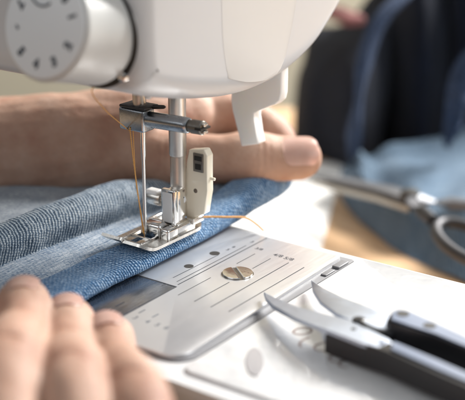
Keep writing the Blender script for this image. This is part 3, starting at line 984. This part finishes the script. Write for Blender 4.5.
# light blue jeans: a soft folded mound
LJF = cr([(-70.7, 263), (-53.6, 242), (-25.5, 216), (3, 196), (26, 186), (52, 176), (130, 150), (210, 130)], 10)
LJB = cr([(-66, 262), (-61, 281), (-53, 304), (-36, 357), (0, 420), (50, 470), (120, 500), (200, 520)], 10)
def lj(u, v):
    k = min(int(u*(len(LJF)-1)), len(LJF)-2); fr = u*(len(LJF)-1)-k
    a = LJF[k]*(1-fr)+LJF[k+1]*fr; b = LJB[k]*(1-fr)+LJB[k+1]*fr
    q = a*(1-v)+b*v
    e2 = min(1, u*9)**.7
    roll = 13*math.exp(-((v-.1)/.09)**2)
    h = (3+15*min(1, v*4)+4*v + roll + 2.5*math.sin(v*11+u*9) + 3*math.sin(u*31+v*6))*math.sqrt(min(1, v*14))
    h = h*e2 + 3*nz(q[0]*.03, q[1]*.03, 1)*e2
    if v > .93: h *= math.sqrt(max(0, 1-((v-.93)/.07)**2))
    return (q[0], q[1], -59.7+max(.05, h))
drape('light_jeans', lj, 90, 60, M_lightjean, uvs=(330, 190), label='pale blue denim jeans folded on the table under the cutting shears', cat='jeans')
# dark jeans standing in folds behind
def world(r, f, z):     # r to the side, f away from the viewer, from the table centre line
    p = Vector((258, -306, 0)) + hd*f + rt*r
    return (p.x, p.y, z)
def dj(x0, x1, f0, top, ph, lean=0.0, folds=3.0, sl=0.0):
    def fn(u, v):
        a = u*PI
        w = (x1-x0)/2
        r = (x0+x1)/2 - math.cos(a)*w*(1+.08*math.sin(v*4+ph)) + lean*v*60
        dpt = math.sin(a)**.8*(70+14*math.sin(v*3+ph))
        dpt *= 1-.35*v**3
        fold = 9*math.sin(u*folds*2*PI+ph+v*1.6) + 4*nz(u*4, v*5, ph)
        f = f0 + 80 - dpt + (-fold)*math.sin(a)
        z = -60 + (top+60)*(math.sin(v*PI/2)**.9) + sl*u*v + 6*nz(u*3, v*3, ph+5)
        f += 60*v**4
        return world(r, f, z)
    return fn
drape('dark_jeans', dj(43, 102, 698, -2, .5, .14, 2, 46), 60, 50, M_darkjean, uvs=(200, 150), label='near black jeans piled upright just beyond the head of the machine', cat='jeans')
drape('dark_jeans', dj(95, 152, 722, 95, 2.0, .1, 2), 60, 50, M_darkjean, uvs=(200, 150), label='taller black navy jeans in the middle of the pile behind the pale denim', cat='jeans')
drape('dark_jeans', dj(134, 240, 700, 80, 4.0, .0, 3), 60, 50, M_darkjean, uvs=(250, 150), label='wide dark navy jeans at the outer end of the pile', cat='jeans')
# highlights on the pile's folds, painted as narrow strips of paler denim
def strip(pts, w, dpth, nm, lb):
    P = cr(pts, 10)
    def fn(u, v):
        q = P[min(int(v*(len(P)-1)), len(P)-1)]
        return world(q[0]+(u-.5)*w*q[3], q[1]-math.sin(u*PI)*dpth + 3*nz(u*3, v*6, 2), q[2])
    return drape(nm, fn, 14, 50, M_foldhighlight, uvs=(w, 120), label=lb, cat='denim strip')  # the strips are painted fold highlights
strip([(71, 652, -40, .5), (70, 640, -22, .9), (71, 634, 0, .5), (74, 640, 20, .9), (83, 650, 42, 1), (100, 664, 56, 1.1), (118, 675, 60, 1)], 11, 5, 'fold_highlight', 'blue grey fold highlight down the front of the dark denim pile')
strip([(128, 660, -34, .3), (127, 640, -14, .8), (130, 628, 20, 1.1), (143, 626, 40, .9)], 15, 6, 'fold_highlight', 'navy fold highlight at the outer side of the dark denim pile')
bm = bmesh.new(); box(bm, (-7, -20, 0), (7, 20, 7), 3, 4, M=Matrix.Translation(world(71, 735, 27)) @ Matrix.Rotation(A+.3, 4, 'Z'))
tag(obj('pink_cloth', bm, M_pink), 'folded pink cloth on top of the dark jeans pile', 'cloth')
# paper
bm = bmesh.new()
prism(bm, [tuple((Matrix.Translation((-100, 215, 0)) @ Matrix.Rotation(rad(28), 4, 'Z') @ Vector((x, y, 0)))[:2]) for x, y in ((-95, -70), (44, -75), (50, 80), (-95, 75))], -59.7, -58.9)
tag(obj('paper_sheet', bm, M_paper), 'plain white paper sheet lying on the wooden table behind the machine', 'paper')
# cutting shears lying on the pale jeans
SH = thing('cutting_shears', 'large steel cutting shears lying on the pale blue denim', 'scissors', (10, 205, -34))
p0 = Vector((-67.2, 225.0)); p1 = Vector((18.3, 192.3)); dd = (p1-p0).normalized(); nn = Vector((-dd.y, dd.x))
def sp(t, s): q = p0+dd*t+nn*s; return (q.x, q.y)
zS = ramp_z(p0, dd, 0, 75, -38, -28)
obj('blade', slab([sp(-4, 0), sp(10, 2.2), sp(40, 4.5), sp(66, 5.6), sp(86, 5), sp(92, 0), sp(86, -4.6), sp(50, -3.2), sp(20, -1.6)], zS, 3, .6), M_shear, SH)
zS2 = ramp_z(p0, dd, 0, 75, -41, -31)
obj('blade', slab([sp(4, -3), sp(30, -.5), sp(66, 0), sp(88, -1), sp(90, -6.5), sp(66, -7.5), sp(30, -6)], zS2, 3, .6), M_gun, SH)
q = sp(84, -.5)
bm = bmesh.new(); lathe(bm, (q[0], q[1], -30), (0, 0, 1), [(0, 5), (3.5, 5), (4.8, 4), (5.2, 1.5)], 32); obj('pivot_screw', bm, M_gap, SH)
def loop(cx, cy, a, b, rot, z, r, ax0):
    path = []
    for i in range(41):
        t = 2*PI*i/40
        x = a*math.cos(t); y = b*math.sin(t)
        xr_ = x*math.cos(rot)-y*math.sin(rot); yr_ = x*math.sin(rot)+y*math.cos(rot)
        path.append((cx+xr_, cy+yr_, z, r))
    return path
for (t_, s_, rr2, ln) in ((144, -17, rad(-20), 1), (142, 24, rad(16), 1)):
    bm = bmesh.new()
    q = sp(t_, s_)
    rot = math.atan2(dd.y, dd.x)+rr2
    tube(bm, loop(q[0], q[1], 29, 12, rot, -31, 2.8, 0), 14, False)
    a0 = sp(88, 2 if s_ > 0 else -3); a1 = sp(t_-28, s_*.85)
    tube(bm, [(a0[0], a0[1], -30, 3.6), ((a0[0]+a1[0])/2, (a0[1]+a1[1])/2, -29.5, 3.4), (a1[0], a1[1], -29, 3.0)], 14)
    obj('finger_loop', bm, M_shearh if s_ < 0 else M_shear, SH)
# ------------------------------------------------------------------ camera
cam = bpy.data.cameras.new('camera'); co = bpy.data.objects.new('camera', cam); COL.objects.link(co)
p = rad(19.2)
Fw = hd*math.cos(p) + Vector((0, 0, -math.sin(p))); Upv = rt.cross(Fw)
co.matrix_world = Matrix((rt, Upv, -Fw)).transposed().to_4x4()
co.location = Vector((257.8, -306.3, 161.5))*MM
cam.sensor_width = 36; cam.sensor_fit = 'HORIZONTAL'; cam.lens = 1150/465*36
cam.clip_start = .01; cam.clip_end = 20
cam.dof.use_dof = True; cam.dof.focus_distance = .415; cam.dof.aperture_fstop = 7.5; cam.dof.aperture_blades = 7
S.camera = co

# ------------------------------------------------------------------ light
def area(name, loc, target, sx, sy, power, col):
    l = bpy.data.lights.new(name, 'AREA'); l.shape = 'RECTANGLE'; l.size = sx*MM; l.size_y = sy*MM; l.energy = power; l.color = col
    o = bpy.data.objects.new(name, l); COL.objects.link(o)
    o.location = Vector(loc)*MM
    o.rotation_euler = (Vector(target)-Vector(loc)).to_track_quat('-Z', 'Y').to_euler()
    return o
area('window_light', (150, 900, 560), (20, 0, 0), 300, 300, 33, (1, .975, .94))
area('side_light', (900, 250, 500), (20, 0, 20), 700, 500, 3.8, (.98, .99, 1))
area('room_fill', (-300, -800, 700), (20, 0, 20), 900, 700, 2.6, (.96, .98, 1))
area('wall_light', (-250, 700, 900), (-600, 1000, -60), 500, 300, 4, (1, .97, .90))

W = bpy.data.worlds.new('World'); S.world = W; W.use_nodes = True
nt = W.node_tree; bg = nt.nodes['Background']
tc = nt.nodes.new('ShaderNodeTexCoord'); sx = nt.nodes.new('ShaderNodeSeparateXYZ'); nt.links.new(tc.outputs['Generated'], sx.inputs[0])
rp = nt.nodes.new('ShaderNodeValToRGB'); nt.links.new(sx.outputs[2], rp.inputs[0])
e = rp.color_ramp.elements
e[0].position = 0; e[0].color = (.09, .085, .08, 1)
e[1].position = .9; e[1].color = (.90, .95, 1.0, 1)
q = e.new(.15); q.color = (.36, .365, .37, 1)
q = e.new(.45); q.color = (.72, .75, .79, 1)
nt.links.new(rp.outputs[0], bg.inputs[0]); bg.inputs[1].default_value = .33
S.view_settings.view_transform = 'Standard'; S.view_settings.look = 'None'; S.view_settings.exposure = 0
